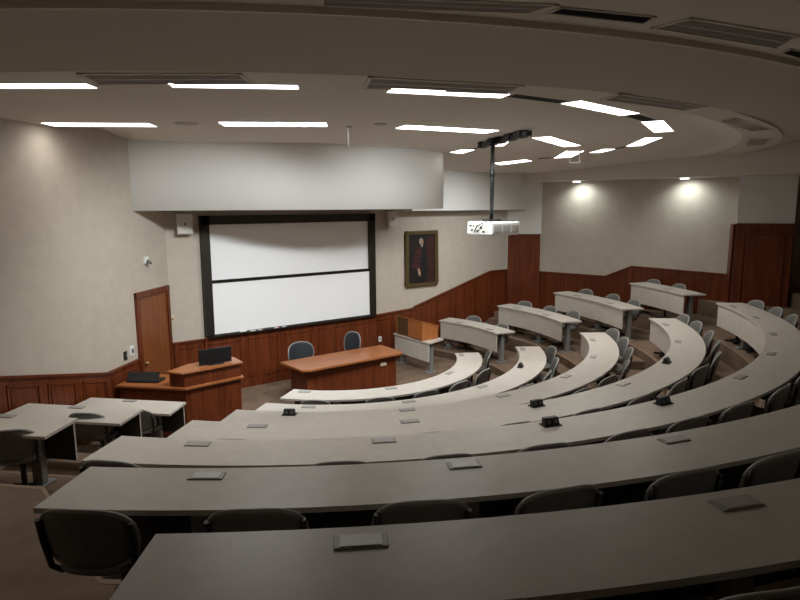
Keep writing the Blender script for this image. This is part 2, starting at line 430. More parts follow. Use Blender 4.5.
vent([(1.95, -6.46), (3.58, -6.25), (3.55, -5.95), (1.99, -6.21)], zv, 'grey ceiling vent right of the rightmost ceiling light')
vent([(4.75, -5.75), (5.95, -5.12), (5.75, -4.85), (4.62, -5.42)], zv, 'small grey ceiling vent at the far right turn of the ceiling ring')
zr = lambda x, y: ZR
vent([(-3.99, -6.44), (-2.46, -7.27), (-2.49, -7.01), (-3.88, -6.24)], zr, 'long grey ceiling vent along the top edge of the picture, upper middle')
vent([(-2.42, -7.24), (-1.62, -7.52), (-1.53, -7.36), (-2.39, -7.09)], zr, 'black open ceiling vent between two long grey ones at the top', True)
vent([(-1.38, -7.66), (-0.11, -7.94), (0.22, -7.63), (-1.39, -7.32)], zr, 'wide grey ceiling vent at the top right of the picture')
vent([(0.31, -7.7), (1.45, -7.81), (1.81, -7.61), (0.4, -7.58)], zr, 'black open ceiling vent cut by the right edge of the picture', True)
# small ceiling fittings
def disc(m, c, r, z0, z1, n=20):
    m.prism([(c[0]+r*math.cos(2*PI*k/n), c[1]+r*math.sin(2*PI*k/n)) for k in range(n)], z0, z1)
def ceil_speaker(c, r, lab):
    z = zc(*c); t = thing('ceiling_speaker', lab, 'ceiling speaker', (*c, z))
    mm = MB(); disc(mm, c, r, z-.012, z+.03); part('rim', mm, M['ceil'], t)
    mm = MB(); disc(mm, c, r*.86, z-.016, z); part('grille', mm, M['ventm'], t)
ceil_speaker((-3.51, -1.89), .16, 'flat round grey ceiling grille between the two left front lights')
ceil_speaker((-1.33, -3.31), .09, 'small round ceiling grille just left of the light beside the projector')
t = thing('hanging_microphone', 'thin white rod hanging from the ceiling in front of the soffit', 'microphone', (-1.573, -2.89, 4.86))
mm = MB(); disc(mm, (-1.573, -2.89), .035, 4.835, 4.87, 12); part('ceiling_plate', mm, M['ventm'], t)
mm = MB(); mm.tube([(-1.573, -2.89, 4.84), (-1.573, -2.89, 4.59)], .02); part('rod', mm, M['proj'], t)
wz = zc(3.67, -2.66); t = thing('wire_bracket', 'small white square wire bracket hanging from the ceiling beside a light', 'bracket', (3.67, -2.66, wz))
wd = Vector((.806, -.591)); wl = MB()
wp = lambda u, z: (3.67+wd.x*u, -2.66+wd.y*u, z)
wl.tube([wp(-.1, wz+.06), wp(-.1, wz-.24), wp(.1, wz-.24), wp(.1, wz+.06)], .017); part('wire', wl, M['proj'], t)
mm = MB(); mm.obox((3.67, -2.66), wd, .13, .03, wz-.02, wz+.03); part('ceiling_plate', mm, M['proj'], t)

# recessed downlights washing the right wall
for k, (c, lab) in enumerate([((6.94, -.20), 'recessed downlight under the fascia nearer the slanted corner'), ((7.62, -2.71), 'recessed downlight under the fascia nearer the tall wooden pier')]):
    t = thing('downlight', lab, 'downlight', (*c, 4.37), 0, 'downlights on the right wall')
    mm = MB(); disc(mm, c, .115, 4.355, 4.40); part('trim_ring', mm, M['proj'], t)
    mm = MB(); disc(mm, c, .095, 4.335, 4.36); part('lens', mm, M['spot'], t)
    ld = bpy.data.lights.new('downlight_lamp', 'SPOT'); ld.energy = 40; ld.spot_size = rad(150); ld.spot_blend = .9; ld.shadow_soft_size = .04; ld.color = (.90, 1., .97)
    lo = bpy.data.objects.new('downlight_lamp', ld); COL.objects.link(lo); lo.location = (0, 0, -.05); lo.parent = t
    lo.rotation_euler = (0, -rad(20), 0)

# ------------------------------------------------------------------ door in the left wall
t = MB()
def lbox(m, s0, s1, o0, o1, z0, z1): m.prism([onleft(s0, o0), onleft(s1, o0), onleft(s1, o1), onleft(s0, o1)], z0, z1)
lbox(t, .07, .16, 0, .05, 0, 2.28); lbox(t, 1.10, 1.19, 0, .05, 0, 2.28); lbox(t, .07, 1.19, 0, .055, 2.18, 2.28)
dr = struct('door_1', t, M['wood'])
t = MB(); lbox(t, .16, 1.10, .002, .025, .01, 2.18); t.build('door_leaf', M['woodd'], dr)
t = MB(); p = onleft(1.03, .06); q = onleft(1.03, .02); t.tube([(*q, 1.0), (*p, 1.0)], .014); t.tube([(*onleft(1.03, .06), 1.0), (*onleft(1.03, .075), 1.0), (*onleft(1.03, .10), 1.0)], [.02, .032, .022], 12); t.build('door_knob', M['brass'], dr)
def leftplate(name, s, z, w, h, mat, lab, cat, dot=None):
    th = thing(name, lab, cat, (*onleft(s), z))
    mm = MB(); lbox(mm, s-w/2, s+w/2, 0, .018, z-h/2, z+h/2); part('plate', mm, M[mat], th, bevel=.003)
    if dot:
        mm = MB(); lbox(mm, s-w*.16, s+w*.16, .018, .034, z-h*.2, z+h*.2); part('switch', mm, M[dot], th)
leftplate('wall_switch', 1.575, 1.27, .09, .15, 'black', 'black wall switch plate left of the wooden door', 'wall switch', 'socket')
leftplate('wall_phone', 1.38, 1.31, .11, .17, 'proj', 'white wall control between the black plate and the wooden door', 'wall control', 'socket')
th = thing('wall_sensor', 'small white sensor high on the left wall above the wooden door', 'sensor', (*onleft(.76), 2.82))
mm = MB(); lbox(mm, .70, .82, 0, .04, 2.76, 2.88); part('housing', mm, M['proj'], th, bevel=.008)
mm = MB(); mm.tube([(*onleft(.76, .04), 2.80), (*onleft(.76, .12), 2.76)], [.035, .022], 10); part('lens', mm, M['socket'], th)
th = thing('door_chime', 'small brass fitting on the wall between the wooden door and the whiteboard', 'wall fitting', (-2.90, YF, 1.62))
mm = MB(); mm.box(-2.93, -2.87, YF-.02, YF, 1.55, 1.69); part('plate', mm, M['beige'], th)
mm = MB(); mm.tube([(-2.90, YF-.02, 1.60), (-2.90, YF-.05, 1.62)], .02); part('button', mm, M['brass'], th)
th = thing('wall_outlet', 'small white outlet on the wooden panelling right of the whiteboard', 'outlet', (1.94, YF-.03, .56))
mm = MB(); mm.box(1.90, 1.98, YF-.045, YF-.02, .50, .62); part('plate', mm, M['proj'], th)
mm = MB(); mm.box(1.925, 1.955, YF-.05, YF-.044, .53, .59); part('socket', mm, M['socket'], th)

# ------------------------------------------------------------------ whiteboard
t = thing('sliding_whiteboard', 'large double whiteboard in a dark frame on the front wall', 'whiteboard', (-.25, YF, 1.17))
x0, x1, z0, z1 = -2.29, 1.775, 1.175, 3.575
mm = MB(); y0 = YF-.13
mm.box(x0, x0+.165, y0, YF, z0, z1); mm.box(x1-.165, x1, y0, YF, z0, z1); mm.box(x0, x1, y0, YF, z1-.17, z1); mm.box(x0, x1, y0, YF, z0, z0+.03)
mm.box(x0+.1, x1-.1, YF-.015, YF-.002, z0+.02, z1-.1)
part('frame', mm, M['frame'], t, bevel=.006)
mm = MB(); mm.box(x0+.16, x1-.16, YF-.055, YF-.03, 2.30, z1-.165); part('upper_panel', mm, M['board'], t)
mm = MB(); mm.box(x0+.16, x1-.16, YF-.10, YF-.075, z0+.035, 2.245); part('lower_panel', mm, M['board'], t)
mm = MB(); mm.box(x0+.16, x1-.16, YF-.112, YF-.07, 2.243, 2.265); mm.box(x0+.16, x1-.16, YF-.065, YF-.02, 2.28, 2.302); part('panel_rail', mm, M['frame'], t)
mm = MB(); mm.box(x0+.03, x1-.03, YF-.20, y0, z0-.002, z0+.012); mm.box(x0+.03, x1-.03, YF-.20, YF-.192, z0+.012, z0+.024); part('marker_tray', mm, M['frame'], t)
zt = z0+.0125
tray = [('whiteboard_eraser', -1.55, .13, 'white', 'pale eraser lying at the left end of the marker tray'),
        ('marker', -1.34, .12, 'proj', 'white marker on the tray, next to the pale eraser'),
        ('marker', -1.17, .12, 'red', 'red marker on the whiteboard tray nearest the pale eraser'),
        ('whiteboard_eraser', -.98, .12, 'socket', 'grey eraser between the two red markers on the tray'),
        ('marker', -.80, .12, 'red', 'red marker on the whiteboard tray right of the grey eraser'),
        ('marker', -.62, .12, 'blue', 'blue marker at the right end of the row on the tray')]
for nm, x, L, mt, lab in tray:
    th = thing(nm, lab, 'eraser' if 'eraser' in nm else 'marker', (x, YF-.165, zt), 0, 'things on the marker tray')
    if 'eraser' in nm:
        mm = MB(); mm.box(x-L/2, x+L/2, YF-.188, YF-.142, zt, zt+.018); part('felt', mm, M['mesh'], th)
        mm = MB(); mm.box(x-L/2, x+L/2, YF-.188, YF-.142, zt+.018, zt+.04); part('grip', mm, M[mt], th, bevel=.004)
    else:
        mm = MB(); mm.tube([(x-L/2, YF-.165, zt+.011), (x+L/4, YF-.165, zt+.011)], .011, 10); part('barrel', mm, M['proj'], th)
        mm = MB(); mm.tube([(x+L/4, YF-.165, zt+.0115), (x+L/2, YF-.165, zt+.0115)], .0115, 10); part('cap', mm, M[mt], th)

# ------------------------------------------------------------------ portrait
t = thing('framed_portrait', 'tall gold-framed portrait of a person in a maroon robe', 'painting', (3.22, YF, 1.75))
px0, px1, pz0, pz1 = 2.72, 3.74, 1.74, 3.14; y1 = YF-.07
mm = MB(); w = .095
for b in ((px0, px1, pz0, pz0+w), (px0, px1, pz1-w, pz1), (px0, px0+w, pz0+w, pz1-w), (px1-w, px1, pz0+w, pz1-w)): mm.box(b[0], b[1], y1, YF, b[2], b[3])
part('frame', mm, M['gold'], t, bevel=.018)
mm = MB(); mm.box(px0+.08, px1-.08, YF-.035, YF-.002, pz0+.08, pz1-.08); part('canvas', mm, M['canvas'], t)
def flat(pts, y): 
    mm = MB(); n = len(pts); k = 0
    mm.poly([(x, y, z) for x, z in pts]); mm.poly([(x, y+.003, z) for x, z in pts[::-1]])
    for i in range(n):
        a, b = pts[i], pts[(i+1) % n]; mm.poly([(a[0], y, a[1]), (b[0], y, b[1]), (b[0], y+.003, b[1]), (a[0], y+.003, a[1])])
    return mm
part('painted_drape', flat([(3.36, 1.84), (3.63, 1.84), (3.63, 3.0), (3.42, 3.0), (3.33, 2.6)], YF-.037), M['redp'], t)
part('painted_gown', flat([(3.0, 1.86), (3.40, 1.86), (3.42, 2.3), (3.38, 2.66), (3.28, 2.78), (3.12, 2.74), (2.98, 2.58), (2.95, 2.2)], YF-.040), M['blackp'], t)
part('painted_sleeve', flat([(2.92, 2.22), (3.13, 2.20), (3.19, 2.30), (3.16, 2.45), (3.21, 2.55), (3.20, 2.74), (3.10, 2.72), (3.0, 2.60), (2.93, 2.42)], YF-.043), M['maroon'], t)
mm = MB()
for z in (2.32, 2.42, 2.53):
    f = flat([(2.93, z), (3.17, z-.02), (3.17, z+.02), (2.94, z+.03)], YF-.046); k = len(mm.v); mm.v += f.v; mm.f += [[i+k for i in q] for q in f.f]; mm.mi += f.mi; mm.sm += f.sm
part('painted_sleeve_bar', mm, M['blackp'], t)
el = lambda cx, cz, rx, rz, n=16: [(cx+rx*math.cos(2*PI*k/n), cz+rz*math.sin(2*PI*k/n)) for k in range(n)]
part('painted_hair', flat(el(3.205, 2.875, .066, .078), YF-.043), M['hair'], t)
part('painted_face', flat(el(3.222, 2.845, .052, .072), YF-.046), M['skin'], t)
part('painted_collar', flat([(3.19, 2.78), (3.26, 2.78), (3.235, 2.72)], YF-.048), M['hair'], t)
part('painted_hand', flat([(3.09, 2.20), (3.15, 2.20), (3.19, 2.08), (3.17, 2.0), (3.12, 2.04)], YF-.048), M['skin'], t)

# ------------------------------------------------------------------ wall speakers
def wspk(x, z0, z1, w, lab):
    t = thing('wall_speaker', lab, 'speaker', (x, YF, z0), 0, 'white wall speakers')
    mm = MB(); mm.prism([(x-w/2, YF-.20), (x+w/2, YF-.20), (x+w/2*.8, YF-.04), (x-w/2*.8, YF-.04)], z0, z1); part('cabinet', mm, M['spk'], t, bevel=.01)
    mm = MB(); mm.box(x-w/2+.02, x+w/2-.02, YF-.208, YF-.198, z0+.02, z1-.02); part('grille', mm, M['spk'], t)
    mm = MB(); mm.box(x-.015, x+.015, YF-.213, YF-.207, (z0+z1)/2-.02, (z0+z1)/2+.02); part('badge', mm, M['black'], t)
    mm = MB(); mm.box(x-.04, x+.04, YF-.05, YF, z0+.1, z1-.1); part('bracket', mm, M['ventm'], t)
wspk(-2.615, 3.24, 3.62, .29, 'white box speaker left of the whiteboard, tucked under the soffit')
wspk(2.24, 3.27, 3.62, .26, 'white box speaker between the whiteboard and the portrait')

# ------------------------------------------------------------------ lecterns, monitor, front desk
t = thing('lectern', 'large cherry wood lectern with two wings beside the door', 'lectern', (-3.1, -.3, 0))
ZC, ZU = .895, 1.145
foot = [(-2.44, -.64), (-2.43, .03), (-3.15, .0), (-3.83, .50), (-4.22, .06), (-3.40, -.74)]
mm = MB(); mm.prism(foot, .06, ZC-.04)
def fpanel(mm, A, B, z0, z1, ins=.06, off=.012):
    A, B = Vector(A), Vector(B); d = (B-A).normalized(); n = Vector((d.y, -d.x)); L = (B-A).length
    P = lambda u, o: tuple(A+d*u+n*o)
    mm.prism([P(ins, 0), P(L-ins, 0), P(L-ins, off), P(ins, off)], z0, z1)
fpanel(mm, (-3.40, -.74), (-2.44, -.64), .16, .78); fpanel(mm, (-2.44, -.64), (-2.43, .03), .16, .78); fpanel(mm, (-4.22, .06), (-3.40, -.74), .16, .78)
part('body', mm, M['wood'], t)
mm = MB(); mm.prism([(-2.46, -.60), (-2.45, .0), (-3.15, -.03), (-3.80, .46), (-4.18, .07), (-3.38, -.70)], 0, .06); part('plinth', mm, M['blackp'], t)
mm = MB(); mm.prism([(-2.40, -.69), (-2.39, .06), (-3.15, .03), (-3.84, .53), (-4.27, .06), (-3.42, -.80)], ZC-.04, ZC); part('countertop', mm, M['woodt'], t, bevel=.006)
mm = MB(); mm.prism([(-2.43, -.64), (-2.43, -.25), (-3.20, -.28), (-3.58, -.52), (-3.42, -.75)], ZC, ZU-.03); part('riser_box', mm, M['wood'], t)
mm = MB(); mm.prism([(-2.40, -.68), (-2.40, -.22), (-3.20, -.25), (-3.63, -.52), (-3.45, -.79)], ZU-.03, ZU); part('upper_top', mm, M['woodt'], t, bevel=.006)
t = thing('computer_monitor', 'black computer monitor seen from behind on the lectern top', 'monitor', (-2.82, -.52, ZU))
mm = MB(); mm.box(-3.10, -2.55, -.555, -.52, ZU+.012, ZU+.275); part('screen', mm, M['screen'], t, bevel=.008)
mm = MB(); mm.box(-2.88, -2.78, -.52, -.485, ZU+.01, ZU+.2); part('stand', mm, M['black'], t)
mm = MB(); mm.box(-2.95, -2.70, -.60, -.42, ZU+.001, ZU+.013); part('base', mm, M['black'], t, bevel=.004)
t = thing('touch_panel', 'low black folded console on the left wing of the lectern', 'control panel', (-3.88, .0, ZC))
mm = MB(); mm.prism([(-4.10, .10), (-3.70, -.24), (-3.52, -.06), (-3.88, .26)], ZC+.001, ZC+.035); part('base', mm, M['black'], t, bevel=.004)
mm = MB(); mm.hexa([(-4.10, .10, ZC+.034), (-3.70, -.24, ZC+.034), (-3.68, -.22, ZC+.034), (-4.08, .12, ZC+.034), (-4.05, .19, ZC+.155), (-3.64, -.15, ZC+.155), (-3.62, -.13, ZC+.155), (-4.03, .21, ZC+.155)]); part('panel', mm, M['screen'], t)

t = thing('wooden_desk', 'cherry wood front desk below the whiteboard', 'desk', (-.06, -.12, 0))
mm = MB(); mm.prism([(-1.27, .24), (-1.27, .30), (1.13, .32), (1.13, -.44), (1.06, -.55), (-1.08, -.58), (-1.22, -.50)], .715, .76); part('desktop', mm, M['woodt'], t, bevel=.008)
mm = MB(); mm.box(-1.08, .98, -.44, -.40, .0, .715); mm.box(-1.08, -1.04, -.40, .24, 0, .715); mm.box(.94, .98, -.40, .24, 0, .715)
part('body', mm, M['wood'], t)
mm = MB(); mm.box(-1.10, 1.0, -.455, -.44, .0, .08); mm.box(-1.10, 1.0, -.455, -.44, .63, .715); part('skirting', mm, M['wood'], t)
mm = MB(); mm.box(.58, .72, -.462, -.44, .53, .60); part('outlet_plate', mm, M['beige'], t)

def lect_box(y0, y1, lab, openf):
    x0, x1 = 2.14, 2.60; z0 = .731
    t = thing('tabletop_lectern', lab, 'tabletop lectern', ((x0+x1)/2, (y0+y1)/2, z0), 0, 'tabletop lecterns')
    m_ = 'woodo'; th = .02
    def side(y):
        mm = MB(); mm.hexa([(x0, y, z0), (x1, y, z0), (x1, y+th, z0), (x0, y+th, z0), (x0, y, 1.16), (x1, y, 1.02), (x1, y+th, 1.02), (x0, y+th, 1.16)]); return mm
    part('side_panel', side(y0), M[m_], t); part('side_panel', side(y1-th), M[m_], t)
    mm = MB(); mm.hexa([(x0-.02, y0-.01, 1.166), (x1+.02, y0-.01, 1.014), (x1+.02, y1+.01, 1.014), (x0-.02, y1+.01, 1.166), (x0-.02, y0-.01, 1.186), (x1+.02, y0-.01, 1.034), (x1+.02, y1+.01, 1.034), (x0-.02, y1+.01, 1.186)]); part('sloped_top', mm, M[m_], t)
    mm = MB(); mm.box(x0+(.012 if openf else 0), x0+th+(.012 if openf else 0), y0+th, y1-th, z0, 1.165); part('front_panel', mm, M['woodg' if openf else m_], t)
    mm = MB(); mm.box(x0, x1, y0+th, y1-th, z0, z0+.015); part('bottom_panel', mm, M[m_], t)
lect_box(.665, 1.14, 'tabletop lectern with a dull dark brown front, nearer the front wall', True)
lect_box(.15, .655, 'orange wooden tabletop lectern on the small grey desk, nearer the aisle', False)

# ------------------------------------------------------------------ desks
def outlet(root, c, r, a, z, opened=False):
    p = pol(r+.11, a, c); u = (-math.sin(rad(a)), math.cos(rad(a)))
    outlet_at(root, p, u, z, opened)
def outlet_at(root, p, u, z, opened=False):
    if not opened:
        mm = MB(); mm.obox(p, u, .10, .047, z-.002, z+.008); fr = part('outlet_lid', mm, M['lidframe'], root, bevel=.004)
        mm = MB(); mm.obox(p, u, .078, .041, z+.007, z+.011); k = local(root, mm).build('flap', M['lid'], fr, bevel=.002)
    else:
        n = Vector((u[1], -u[0])); 
        if n.dot(Vector(p)) < 0: n = -n                       # outward, towards the seats
        mm = MB(); mm.obox(p, u, .085, .050, z-.002, z+.010); b = part('power_module', mm, M['black'], root)
        mm = MB(); U = Vector(u).normalized(); P = Vector(p); q = []
        for (o, zz) in ((-.045, .008), (.045, .008), (.012, .095), (-.03, .095)):
            pass
        def pt(s, o, zz): w = P+U*s+n*o; return (w.x, w.y, z+zz)
        for s0, s1 in ((-.07, .07),):
            mm.hexa([pt(s0, -.035, .009), pt(s1, -.035, .009), pt(s1, .04, .009), pt(s0, .04, .009), pt(s0*.97, -.030, .070), pt(s1*.97, -.030, .070), pt(s1*.97, .015, .070), pt(s0*.97, .015, .070)])
        local(root, mm).build('tower', M['black'], b, bevel=.004)
        for s in (-.034, .034):
            mm = MB(); mm.hexa([pt(s-.017, .025, .024), pt(s+.017, .025, .024), pt(s+.017, .0375, .024), pt(s-.017, .0375, .024), pt(s-.017, .012, .055), pt(s+.017, .012, .055), pt(s+.017, .0235, .055), pt(s-.017, .0235, .055)])
            local(root, mm).build('socket', M['socket'], b)
def desk_leg(root, p, u, zf, zt):
    mm = MB(); mm.obox(p, u, .06, .04, zf+.03, zt-.03); lg = part('leg', mm, M['metal'], root, bevel=.006)
    mm = MB(); mm.obox(p, u, .085, .13, zf+.001, zf+.025); local(root, mm).build('foot', M['metal'], lg, bevel=.008)
def curved_desk(c, r, a0, a1, zt, zf, lab, lids=(), opens=(), nleg=6, name='curved_desk', inset=.75, grp='curved desks', legs=None):
    am = (a0+a1)/2; p = pol(r+W/2, am, c); t = thing(name, lab, 'desk', (*p, zf), 0, grp)
    mm = MB(); mm.sector(c, r, r+W, a0, a1, zt-.03, zt); part('desktop', mm, M['top'], t)
    e = math.degrees(.03/r)
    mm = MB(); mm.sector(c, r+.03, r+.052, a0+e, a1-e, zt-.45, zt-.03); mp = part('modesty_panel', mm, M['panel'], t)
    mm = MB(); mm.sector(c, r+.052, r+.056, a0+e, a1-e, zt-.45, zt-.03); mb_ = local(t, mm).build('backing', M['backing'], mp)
    for k in range(nleg):
        ei = math.degrees((inset if name == 'curved_desk' else .14)/r); a = a0+ei+(a1-a0-2*ei)*k/(nleg-1); q = pol(r+.24, a, c); desk_leg(t, q, (-math.sin(rad(a)), math.cos(rad(a))), zf, zt)
    for a in lids: outlet(t, c, r, a, zt)
    for a in opens: outlet(t, c, r, a, zt, True)
    return t
CEN = (0, 0)
curved_desk(CEN, RR[0], -142.6, -29.8, TZ[0], FZ[0], 'innermost and shortest curved grey desk, right in front of the wooden desk', (-34.1, -67.8, -101.9, -136.8), (), 5)
curved_desk(CEN, RR[1], -140.2, -34.3, TZ[1], FZ[1], 'second curved grey desk counted out from the wooden desk', (-37.7, -83.4, -105.7, -129.2), (-60.2,), 6)
curved_desk(CEN, RR[2], -137.5, -37.2, TZ[2], FZ[2], 'third curved grey desk counted out from the wooden desk', (-45.3, -61.4, -78.0, -94.9, -111.6), (-128.9,), 7)
curved_desk(CEN, RR[3], -136.1, -39.2, TZ[3], FZ[3], 'fourth curved grey desk counted out from the wooden desk', (-45.4, -59.0, -86.6, -114.6, -129.1), (-73.3, -100.6), 8)
curved_desk(CEN, RR[4], -135.6, -39.5, TZ[4], FZ[4], 'fifth curved grey desk, its far right end in front of the tall wooden pier', (-43., -51.9, -62.8, -73.7, -84.8, -118.4, -130.0), (-96.5, -106.9), 9)
curved_desk(CEN, RR[5], -130.9, -44., TZ[5], FZ[5], 'sixth curved grey desk, second nearest the camera', (-55, -66, -77, -87, -96.8, -106.6, -116.2, -126.0), (), 9)
curved_desk(CEN, RR[6], -125.0, -48., TZ[6], FZ[6], 'nearest curved grey desk across the bottom of the picture', (-56, -66, -75, -84, -93, -102, -111.5, -120.5), (), 9)
# right of the aisle
C2 = (.1, .15)
SG = 'grey desks right of the aisle'
t = thing('short_desk', 'small grey desk carrying the two wooden tabletop lecterns', 'desk', (2.38, .55, 0), 0, SG)
mm = MB(); mm.prism([(2.12, 1.25), (2.13, -.12), (2.68, .04), (2.68, 1.25)], .70, .73); part('desktop', mm, M['top'], t)
mm = MB(); mm.box(2.15, 2.172, -.07, 1.23, .28, .70); part('modesty_panel', mm, M['panel'], t)
desk_leg(t, (2.30, .06), (0, 1), 0, .73); desk_leg(t, (2.30, 1.1), (0, 1), 0, .73)
curved_desk(C2, 3.54, -15.6, 16.9, TZ[1], FZ[1], 'grey desk right of the aisle, next behind the desk with the tabletop lecterns', (-8.5, 8), (), 2, 'short_desk', SG)
curved_desk(C2, 4.74, -25.8, 4.0, TZ[2], FZ[2], 'grey desk right of the aisle, third back from the front wall side', (-15.6, -3), (), 3, 'short_desk', SG)
curved_desk(C2, 5.905, -30.7, -5.0, TZ[3], FZ[3], 'grey desk right of the aisle, second nearest the tall wooden pier', (-23.4, -12), (), 3, 'short_desk', SG)
curved_desk(C2, 7.14, -32.4, -16.4, TZ[4], FZ[4], 'grey desk right of the aisle, farthest back against the right wall', (-26,), (), 2, 'short_desk', SG)
# left of the aisle: straight tables
TD = Vector((-.7071, .7071)); TE = Vector((-.66, -.75)).normalized()
def straight(C0, L, zt, zf, lab, lid):
    C0 = Vector(C0); e = TE*.53; t = thing('straight_table', lab, 'table', (*(C0+TD*L/2+e/2), zf), 0, 'straight tables by the left wall')
    q = [C0, C0+TD*L, C0+TD*L+Vector((-.7071, -.7071))*.53, C0+e]
    mm = MB(); mm.prism([tuple(p) for p in q], zt-.03, zt); part('desktop', mm, M['top'], t)
    n = Vector((-.7071, -.7071)); a = C0+TD*.02+n*.03; b = C0+TD*(L-.02)+n*.03
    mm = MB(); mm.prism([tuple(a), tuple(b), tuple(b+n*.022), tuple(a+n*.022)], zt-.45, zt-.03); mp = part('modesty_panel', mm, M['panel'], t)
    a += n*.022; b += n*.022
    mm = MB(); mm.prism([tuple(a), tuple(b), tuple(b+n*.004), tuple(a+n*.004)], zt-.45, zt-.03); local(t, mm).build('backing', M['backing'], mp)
    for u in (.42, L-.25): p = C0+TD*u+n*.11; desk_leg(t, p, TD, zf, zt)
    outlet_at(t, lid, TD, zt)
straight((-3.62, -1.49), 1.55, TZ[1], FZ[1], 'straight grey table at the left wall directly behind the lectern', (-4.28, -.93))
straight((-4.44, -2.46), 1.62, TZ[2], FZ[2], 'middle straight grey table of the three at the left wall', (-5.10, -1.89))
straight((-5.29, -3.38), 1.68, TZ[3], FZ[3], 'straight grey table cut by the left edge of the picture', (-5.90, -2.86))

# ------------------------------------------------------------------ chairs
def sup(u, v, n=2.7):                                       # square -> rounded square
    k = (abs(u)**n+abs(v)**n)**(1/n); mx = max(abs(u), abs(v)); s = mx/k if k > 1e-9 else 1
    return u*s, v*s
def pad(mm, w, h, f, th, N=10):                             # curved pad; f(x,v)->(pos, normal)
    front = []; back = []
    for j in range(N+1):
        r0 = []; r1 = []
        for i in range(N+1):
            a, b = sup(-1+2*i/N, -1+2*j/N); p, nn = f(a*w, b*h)
            edge = max(abs(-1+2*i/N), abs(-1+2*j/N)); tk = th*(1-.55*edge**6)
            r0.append(p+nn*tk); r1.append(p-nn*tk)
        front.append(r0); back.append(r1)
    mm.grid(front); mm.grid(back)
    for e in (0, N):
        mm.grid([front[e], back[e]]); mm.grid([[r[e] for r in front], [r[e] for r in back]])
def backf(zm, y0, tilt, curve):
    def f(x, v):
        p = Vector((x, y0-tilt*v+curve*x*x, zm+v)); nn = Vector((-2*curve*x, 1, tilt)).normalized(); return p, nn
    return f
proto = thing('lecture_chair', '', 'chair')
F = backf(.62, -.21, .22, 1.0)
mm = MB(); pad(mm, .245, .175, F, .016, 12); mm.build('backrest', M['shell'], proto)
mm = MB(); pts = []
for k in range(36):
    a = 2*PI*k/36; u, v = math.cos(a), math.sin(a); s = 1/max(abs(u), abs(v)); uu, vv = sup(u*s, v*s); pts.append(F(uu*.247, vv*.177)[0])
mm.loop(pts, .013); mm.build('edge_trim', M['rim'], proto)
mm = MB(); pad(mm, .225, .215, lambda x, v: (Vector((x, .02+v, .43+.10*x*x-.02*v)), Vector((0, 0, 1))), .028, 10); mm.build('seat', M['shell'], proto)
for s in (-1, 1):
    mm = MB(); mm.tube([(s*.235, -.20, .72), (s*.235, -.18, .60), (s*.222, -.15, .44), (s*.205, -.10, .385), (s*.16, .06, .38)], .016, 8); mm.build('side_bar', M['barm'], proto)
mm = MB(); mm.tube([(0, .14, .03), (0, .14, .41)], .028, 12); mm.build('post', M['barm'], proto)
mm = MB()
for k in range(4):
    a = PI/4+k*PI/2; mm.tube([(0, .14, .045), (.20*math.cos(a), .14+.20*math.sin(a), .022)], [.03, .02], 8)
mm.build('base', M['barm'], proto)
first = True
def chair(p, z, ang, lab, grp):
    global first
    if first:
        first = False; proto.location = (*p, z); proto.rotation_euler = (0, 0, ang); proto['label'] = lab; proto['group'] = grp; return proto
    return dup(proto, (*p, z), ang, lab, grp)
ORD = ['first', 'second', 'third', 'fourth', 'fifth', 'sixth', 'seventh', 'eighth', 'ninth', 'tenth', 'eleventh', 'twelfth', 'thirteenth', 'fourteenth', 'fifteenth']
ROWN = ['innermost', 'second', 'third', 'fourth', 'fifth', 'sixth', 'nearest']
ANG = {0: [-34, -61, -79, -94, -110, -129.7],
       1: [-39.5, -52.3, -65, -77.5, -90, -102, -114, -126, -136],
       2: [-37.6, -46, -55, -65, -75.3, -84.3, -93, -102, -111, -120, -129.5],
       3: [-39.6, -45.4, -53, -59.8, -67, -74.5, -82, -90.2, -98, -106, -114, -122, -130],
       4: [-41, -46.8, -52, -58.5, -65.5, -73, -80.3, -86.5, -93, -98.4, -103.6, -109.5, -115.3, -121.1, -133.4],
       5: [-99.6, -104.5, -108.8, -113.7, -118.4, -123.6, -128.9],
       6: [-109.3, -113.6]}
for row, angs in ANG.items():
    for k, a in enumerate(angs):
        back_r = RR[row]+W+(.20 if row < 3 else (.19 if a > -70 else .12))
        if row == 5: back_r = RR[row]+W+.125
        if row == 6: back_r = RR[row]+W+.20
        jit = random.uniform(-.22, .22) if a > -80 else random.uniform(-.06, .06)
        if row == 5: jit = (-.05, .05, .03, .09, -.04, .0, -.03)[k]
        rz = rad(a)+PI/2+jit                                  # local +y points at the centre
        # put the backrest (local y=-.23) at back_r
        q = Vector(pol(back_r, a)); fwd = Vector((-math.sin(rz), math.cos(rz))); o = q+fwd*.23
        if row < 5: lab = f'grey shell chair behind the {ROWN[row]} curved desk, {ORD[k]} from its right end'
        elif row == 5: kk = len(angs)-1-k; lab = f'dark shell chair between the two nearest curved desks, {ORD[kk]} from their left end'
        else: lab = ('dark shell chair behind the nearest desk at the bottom right, rightmost of two', 'dark shell chair behind the nearest desk at the bottom right, left one of two')[k]
        chair(o, FZ[row], rz, lab, f'chairs behind the {ROWN[row]} curved desk')
def face(p, tgt, z, lab, grp, jit=0):
    d = (Vector(tgt)-Vector(p)).normalized(); rz = math.atan2(d.y, d.x)-PI/2+jit; o = Vector(p)+d*.23
    chair(o, z, rz, lab, grp)
